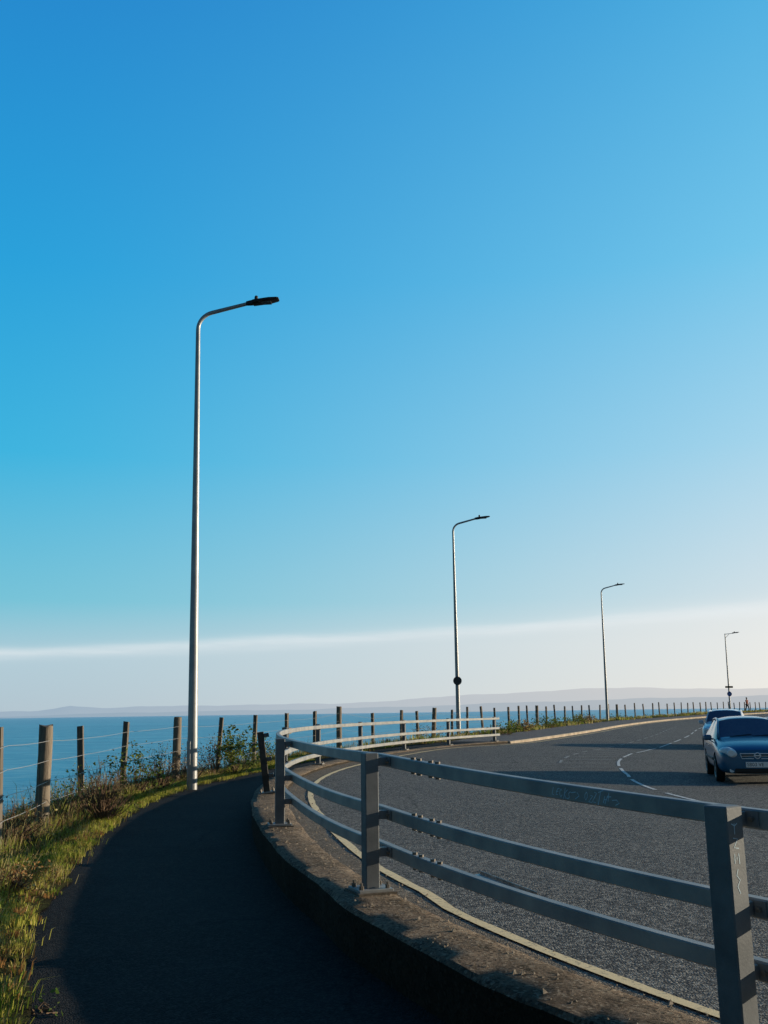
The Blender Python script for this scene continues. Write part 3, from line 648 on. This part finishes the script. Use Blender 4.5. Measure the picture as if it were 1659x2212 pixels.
    mb=MB(); mb.tube([(-.45,-1.03,1.01),(.05,-.97,1.06)],.008,5); mb.tube([(.05,-1.03,1.015),(.55,-.96,1.05)],.008,5); mb.obj('wiper',M['trim'],e,loc=(0,0,0))
    return e
P1=carpaint('deep_teal_blue_car_paint',(.022,.135,.25)); P2=carpaint('silver_blue_car_paint',(.60,.66,.72))
def onroad(x,y): s,o=proj(x,y); return float(zroad(s,o))
make_car(8.74,24.4,onroad(8.74,24.4),-.235,P1,'deep teal blue hatchback car driving round the bend')
make_car(14.3,42,onroad(14.3,42)+.0,-.40,P2,'silver blue car following along the coastal road','SA51 KL',1.07)
# ------------------------------------------------------------------ debris
x1,y1,x2,y2=.72,8.45,1.06,7.55
mb=MB(); L_=math.hypot(x2-x1,y2-y1)
mb.box((0,0,.012),(L_,.085,.014),0,None,.003); mb.box((0,.034,.028),(L_,.006,.03),0,None,.001); mb.box((L_*.2,-.02,.022),(L_*.5,.02,.008),0,None,.001)
o=mb.obj('trim_strip',simple('bent_grey_trim',(.16,.14,.13),(.5,.45,.4),10,.4,.1),None,loc=((x1+x2)/2,(y1+y2)/2,onroad((x1+x2)/2,(y1+y2)/2)+.014)); o.rotation_euler=(0.12,0.02,math.atan2(y2-y1,x2-x1)); tag(o,'loose grey strip of trim lying in the gutter','debris')
# ------------------------------------------------------------------ vegetation
G1=(.22,.28,.035);G2=(.38,.39,.06);G3=(.50,.45,.10);Y1=(.58,.46,.20);B1=(.24,.15,.06);B2=(.09,.06,.03);G4=(.08,.12,.022);O1=(.40,.20,.07)
def clump(x,y,a=1.6): return math.sin(x*a+2*math.sin(y*.8*a))*math.sin(y*a*.9+1.3*math.sin(x*1.1*a))
def tufts(name,NT,per,sa,sb,p,oa,ob,hr,wr,pal,spread,lean,label,scale_far=0):
    N_=NT*per; V=np.zeros((N_,5,3)); Cc=np.ones((N_,5,4)); i=0
    for t_ in range(NT):
        s=sa+(sb-sa)*random.random()**p; e=inner_edge(s); o_=e-oa-(ob-oa)*random.random(); x0_,y0_=XY(s,o_); z0_=zverge(s,o_)
        big=random.choice((.5,.7,.9,1.0,1.3,1.6)); col=pal(x0_,y0_); tm=random.uniform(.65,1.25); sc_=1+scale_far*max(0,s-20)/40
        for k in range(per):
            a=random.uniform(0,2*math.pi); r=abs(random.gauss(0,spread))*big*sc_; x=x0_+r*math.cos(a); y=y0_+r*math.sin(a)
            h=random.uniform(*hr)*big; w=random.uniform(*wr)*sc_; b=a+random.gauss(0,.7); l=h*(abs(random.gauss(0,lean))+.3*min(1,r/(spread*2)))
            q=random.uniform(0,math.pi); cx,cy=math.cos(q)*w/2,math.sin(q)*w/2; dx,dy=math.cos(b)*l,math.sin(b)*l
            V[i]=((x-cx,y-cy,z0_-.03),(x+cx,y+cy,z0_-.03),(x+cx*.8+dx*.35,y+cy*.8+dy*.35,z0_+h*.6),(x-cx*.8+dx*.35,y-cy*.8+dy*.35,z0_+h*.6),(x+dx,y+dy,z0_+h*(1-.25*random.random()-.3*min(1,l/h))))
            cc=col if random.random()<.75 else random.choice((Y1,B1,G1,G2)); Cc[i,:,:3]=np.clip(np.array(cc)*tm*random.uniform(.7,1.3),0,.8); i+=1
    idx=np.arange(N_)*5; fq=np.c_[idx,idx+1,idx+2,idx+3].tolist(); ft=np.c_[idx+3,idx+2,idx+4].tolist()
    me=bpy.data.meshes.new(name); me.from_pydata(V.reshape(-1,3).tolist(),[],fq+ft); me.materials.append(M['blade'])
    at=me.attributes.new('col','FLOAT_COLOR','POINT'); at.data.foreach_set('color',Cc.reshape(-1))
    o=bpy.data.objects.new(name,me); COL.objects.link(o); o['kind']='stuff'; tag(o,label,'grass'); return o
def palv(x,y):
    c=clump(x,y,.9)+random.gauss(0,.5)
    return random.choice((G1,G2,G2,G3)) if c>-.45 else random.choice((Y1,G3,B1,O1))
def palr(x,y): return random.choice((B1,B2,Y1,B1,G4,G1,B2,Y1,G2))
tufts('verge_grass',1800,34,3,32,1.3,.0,.65,(.04,.11),(.005,.010),palv,.05,.55,'bright short tufts of grass along the footpath edge')
tufts('rough_grass',1800,36,3,36,1.25,.4,4.0,(.09,.28),(.004,.009),palr,.09,.55,'tangled brown and green grass around the fence')
tufts('dry_stalks',420,14,3,42,1.15,.7,3.0,(.28,.55),(.004,.008),lambda x,y:random.choice((Y1,B1,Y1,(.5,.4,.22),B2)),.10,.35,'tall dry seed stalks by the fence')
tufts('far_verge_grass',1100,26,28,SEND-2,1.1,0.0,3.0,(.08,.26),(.012,.02),lambda x,y: random.choice((G1,G4,Y1,B1,G3)),.12,.4,'rough grass beside the far pavement',.8)
M['stem']=simple('plant_stem',(.09,.05,.03),(.22,.14,.08),20,.9,bs=0)
def bush(x,y,z,rx,h,nl,pal,label,ls=.05,dens=26):
    e=empty('bush',(x,y,z-.05),label,'bush','wild shrubs along the cliff edge')
    mb=MB(); tips=[]
    for i in range(dens):
        a=random.uniform(0,2*math.pi); r=rx*random.random()**.6; hh=h*random.uniform(.5,1)*(1-.35*(r/rx)**2)
        p=[(0.1*r*math.cos(a),.1*r*math.sin(a),0)]
        for q in range(1,5):
            t=q/4; p.append((r*math.cos(a)*t**.8+random.gauss(0,.03),r*math.sin(a)*t**.8+random.gauss(0,.03),hh*t))
        mb.tube(p,[.009,.008,.006,.004,.002],4,cap=False); tips+= [(Vector(p[2]).lerp(Vector(p[3]),random.random())),Vector(p[3]),Vector(p[4]),Vector(p[4])]
    mb.obj('stem',M['stem'],e,loc=(0,0,0))
    V=[];F=[];Cc=[]
    for i in range(nl):
        c=random.choice(tips)+Vector((random.gauss(0,.09),random.gauss(0,.09),random.gauss(0,.08)))
        u=Vector((random.gauss(0,1),random.gauss(0,1),random.gauss(0,.6))).normalized(); w=u.cross(Vector((random.gauss(0,1),random.gauss(0,1),random.gauss(0,1)))).normalized()
        l=ls*random.uniform(.6,1.3); k=len(V)
        V+=[tuple(c-u*l*.5),tuple(c+w*l*.3),tuple(c+u*l*.6),tuple(c-w*l*.3)]; F.append((k,k+1,k+2,k+3)); cc=pal[random.randrange(len(pal))]; m_=random.uniform(.6,1.3)
        Cc+=[(cc[0]*m_,cc[1]*m_,cc[2]*m_,1)]*4
    me=bpy.data.meshes.new('foliage'); me.from_pydata(V,[],F); me.materials.append(M['blade']); at=me.attributes.new('col','FLOAT_COLOR','POINT'); at.data.foreach_set('color',np.array(Cc).ravel())
    o=bpy.data.objects.new('foliage',me); COL.objects.link(o); o.parent=e; return e
GP=[(.12,.18,.03),(.19,.24,.045),(.28,.30,.07),(.07,.09,.02)]; DP=[B1,Y1,B2,(.24,.13,.06)]
def bs(px_,Yd,oextra,rx,h,nl,pal,label,ls=.05,dens=26):
    X_=(px_-835.5)/2200*Yd; s,o_=proj(X_,Yd); bush(X_,Yd,zverge(s,o_),rx,h,nl,pal,label,ls,dens)
bs(500,26.5,0,.75,1.4,1300,GP,'leafy green bramble bush behind the wire fence',.075)
bs(455,26,0,.6,1.1,500,DP,'dry brown weeds behind the wire fence')
bs(560,31,0,.6,.9,500,GP,'leafy green bramble bush behind the wire fence',.07)
bs(285,19.5,0,.6,1.0,600,GP,'leafy green weeds at the foot of the fence',.06)
bs(215,15.3,0,.55,1.05,120,[Y1,B1],'dry twiggy dead plant beside the fence',.03,110)
bs(340,21.5,0,.7,1.1,350,DP,'dry brown weeds at the foot of the fence',.04,60)
bs(400,24,0,.6,1.0,300,DP,'dry brown weeds at the foot of the fence',.04,50)
bs(150,16.6,0,.6,.85,350,GP,'low green weeds beside the wooden fence post',.05)
bs(125,15.2,0,.4,.6,100,[Y1,B1],'dry twiggy dead plant beside the fence',.03,60)
bs(30,9.2,0,.22,.3,400,[O1,B1,Y1,(.42,.22,.09)],'clump of rusty brown dead leaves on verge',.03,50)
bs(20,12.8,0,.5,.7,250,DP,'dry brown weeds at the foot of the fence',.04,60)
bs(545,33,0,.5,.8,300,DP,'dry brown weeds behind the wire fence')
bs(920,46,0,.8,.9,500,DP,'dry brown weeds behind the wire fence',.06)
for x_,y_,r_,h_ in((1100,50,1.0,.7),(1135,55,.9,.6),(1190,62,1.1,.65),(1255,70,1.2,.7),(1275,73,.9,.8),(1345,86,1.3,.6),(1420,100,1.5,.7)):
    bs(x_,y_,0,r_,h_,500,GP if random.random()<.7 else DP,'low green shrub along the far wire fence',.10)
bs(110,5.9,0,.12,.13,60,[(.14,.22,.04),(.2,.28,.07)],'small leafy weed at the footpath edge',.03,8)
# ------------------------------------------------------------------ person
def person(X_,Y_,Z_):
    e=empty('person',(X_,Y_,Z_),'person in a red jacket and dark trousers walking','person',rz=.5)
    def skin(name,verts,edges,rad,mat,prnt=e):
        me=bpy.data.meshes.new(name); me.from_pydata(verts,edges,[]); ob=bpy.data.objects.new(name,me); COL.objects.link(ob)
        sk=ob.modifiers.new('s','SKIN')
        for q,r in zip(me.skin_vertices[0].data,rad): q.radius=r
        me.skin_vertices[0].data[0].use_root=True
        ob.modifiers.new('u','SUBSURF').levels=2; ob.modifiers['u'].render_levels=2; me.materials.append(mat); ob.parent=prnt; return ob
    V=[(0,0,.92),(0,0,1.12),(0,0,1.35),(0,0,1.48),(0,-.01,1.56),(0,-.02,1.66),(.16,0,1.40),(.22,.08,1.14),(.22,-.02,.92),(.22,-.06,.84),(-.16,0,1.40),(-.22,-.08,1.14),(-.22,-.2,.95),(-.22,-.25,.88),(.09,0,.86),(.1,-.14,.48),(.1,-.2,.08),(.1,-.3,.04),(-.09,0,.86),(-.1,.08,.48),(-.1,.26,.12),(-.1,.18,.04)]
    Ed=[(0,1),(1,2),(2,3),(3,4),(4,5),(2,6),(6,7),(7,8),(8,9),(2,10),(10,11),(11,12),(12,13),(0,14),(14,15),(15,16),(16,17),(0,18),(18,19),(19,20),(20,21)]
    Rr=[(.14,.1),(.13,.1),(.15,.11),(.06,.06),(.08,.09),(.085,.1),(.06,.06),(.048,.048),(.036,.036),(.03,.03),(.06,.06),(.048,.048),(.036,.036),(.03,.03),(.09,.09),(.06,.06),(.04,.04),(.035,.03),(.09,.09),(.06,.06),(.04,.04),(.035,.03)]
    skin('body',V,Ed,Rr,plain('skin_tone',(.42,.24,.17),.6))
    skin('jacket',[V[i] for i in(0,1,2,6,7,8,10,11,12)],[(0,1),(1,2),(2,3),(3,4),(4,5),(2,6),(6,7),(7,8)],[(.165,.125),(.155,.12),(.17,.13),(.078,.078),(.062,.062),(.05,.05),(.078,.078),(.062,.062),(.05,.05)],plain('red_jacket',(.30,.06,.035),.8))
    skin('trousers',[V[i] for i in(0,14,15,16,18,19,20)],[(0,1),(1,2),(2,3),(0,4),(4,5),(5,6)],[(.15,.12),(.105,.105),(.075,.075),(.055,.055),(.105,.105),(.075,.075),(.055,.055)],plain('dark_trousers',(.02,.022,.03),.8))
    mb=MB(); mb.tube([(0,.01,1.62),(0,.02,1.70),(0,.02,1.755),(0,.02,1.775)],[.09,.1,.07,.02],12); mb.obj('hair',plain('brown_hair',(.03,.02,.012),.7),e,smooth=True,loc=(0,0,0))
ps,pof=proj(45.4,125)
person(45.4,125,zverge(ps,pof) if pof<-3 else float(zpath(ps)))
# ------------------------------------------------------------------ world
az=math.radians(76); el=math.radians(10)
w=bpy.data.worlds.new('World'); scene.world=w; w.use_nodes=True; nt=w.node_tree; bg=nt.nodes['Background']
sky=N(nt,'ShaderNodeTexSky',sky_type='NISHITA'); sky.sun_disc=False; sky.sun_elevation=el; sky.sun_rotation=az; sky.air_density=1; sky.dust_density=1.2; sky.ozone_density=2
tc=N(nt,'ShaderNodeTexCoord').outputs['Generated']; sx=N(nt,'ShaderNodeSeparateXYZ'); nt.links.new(tc,sx.inputs[0])
zz=sx.outputs[2]; rp=math_(nt,'MULTIPLY',zz,1/.9,True)
hl=math_(nt,'MAXIMUM',math_(nt,'SQRT',math_(nt,'MAXIMUM',math_(nt,'SUBTRACT',1.0,math_(nt,'MULTIPLY',zz,zz)),.0001)),.01)
sa=math_(nt,'DIVIDE',sx.outputs[0],hl); ca=math_(nt,'DIVIDE',sx.outputs[1],hl)
t=math_(nt,'DIVIDE',math_(nt,'ADD',sa,.40),.80,True); t=math_(nt,'POWER',t,1.45)
def st_(l): return [(p/.9,srgb(*c)) for p,c in l]
LR=st_([(0,(180,198,209)),(.063,(168,204,218)),(.11,(118,197,219)),(.25,(60,182,226)),(.42,(40,163,222)),(.63,(36,138,209)),(.9,(14,60,140))])
RR=st_([(0,(247,241,230)),(.063,(236,237,234)),(.11,(214,228,235)),(.25,(168,216,239)),(.42,(116,200,238)),(.63,(74,174,227)),(.9,(24,80,160))])
c=mixc(nt,t,ramp(nt,rp,LR),ramp(nt,rp,RR))
cm=N(nt,'ShaderNodeMapping'); cm.inputs['Scale'].default_value=(3,3,30); nt.links.new(tc,cm.inputs['Vector']); nz=noise(nt,cm.outputs['Vector'],1.3,5,.55); nz2=noise(nt,cm.outputs['Vector'],3.1,5,.6)
edge=math_(nt,'ADD',math_(nt,'MULTIPLY',sa,.048),math_(nt,'ADD',.0825,math_(nt,'MULTIPLY',math_(nt,'SUBTRACT',nz,.5),.014)))
mk=math_(nt,'DIVIDE',math_(nt,'SUBTRACT',edge,zz),.010,True)
mk=math_(nt,'MULTIPLY',mk,math_(nt,'ADD',.15,math_(nt,'MULTIPLY',math_(nt,'DIVIDE',zz,.08,True),.42)))
c=mixc(nt,mk,c,mixc(nt,t,srgb(192,210,221),srgb(240,240,238)))
ds=math_(nt,'DIVIDE',math_(nt,'SUBTRACT',zz,math_(nt,'SUBTRACT',edge,.007)),.0065)
stk=math_(nt,'POWER',2.718,math_(nt,'MULTIPLY',math_(nt,'MULTIPLY',ds,ds),-1.0))
c=mixc(nt,math_(nt,'MULTIPLY',stk,math_(nt,'MULTIPLY',nz2,.78)),c,srgb(238,244,247))
nm=mixc(nt,1.0,sky.outputs[0],(.09,.09,.09),'MULTIPLY')
c=mixc(nt,.05,c,nm)
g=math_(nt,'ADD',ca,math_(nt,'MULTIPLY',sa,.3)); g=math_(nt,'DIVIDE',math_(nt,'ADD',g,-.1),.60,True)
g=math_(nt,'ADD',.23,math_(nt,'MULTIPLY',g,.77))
c=mixc(nt,math_(nt,'SUBTRACT',1.0,g),c,(0.02,.02,.02,1))  # sky dimmed behind and left of the view to cut ambient light
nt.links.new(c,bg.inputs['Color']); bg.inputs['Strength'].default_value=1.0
sv=Vector((math.sin(az)*math.cos(el),math.cos(az)*math.cos(el),math.sin(el)))
sl=bpy.data.lights.new('sun','SUN'); sl.energy=5.0; sl.angle=math.radians(.5); sl.color=(1,.86,.64)
so=bpy.data.objects.new('sun',sl); COL.objects.link(so); so.rotation_euler=(-sv).to_track_quat('-Z','Y').to_euler(); so.location=(60,20,30)
# ------------------------------------------------------------------ camera
F=2100.; th=math.atan(430/F); ro=math.atan(.014)
cam=bpy.data.cameras.new('camera'); cam.sensor_fit='VERTICAL'; cam.sensor_height=36; cam.lens=36*F/2212; cam.clip_end=40000; cam.clip_start=.05
co=bpy.data.objects.new('camera',cam); COL.objects.link(co)
Fw=Vector((0,math.cos(th),math.sin(th))); U=Vector((0,-math.sin(th),math.cos(th))); Xv=Vector((1,0,0))
Rr=Xv*math.cos(ro)-U*math.sin(ro); Up=U*math.cos(ro)+Xv*math.sin(ro)
m=Matrix((Rr,Up,-Fw)).transposed().to_4x4(); m.translation=(0,0,1.6); co.matrix_world=m
scene.camera=co
scene.view_settings.view_transform='Standard'; scene.view_settings.look='None'; scene.view_settings.exposure=0
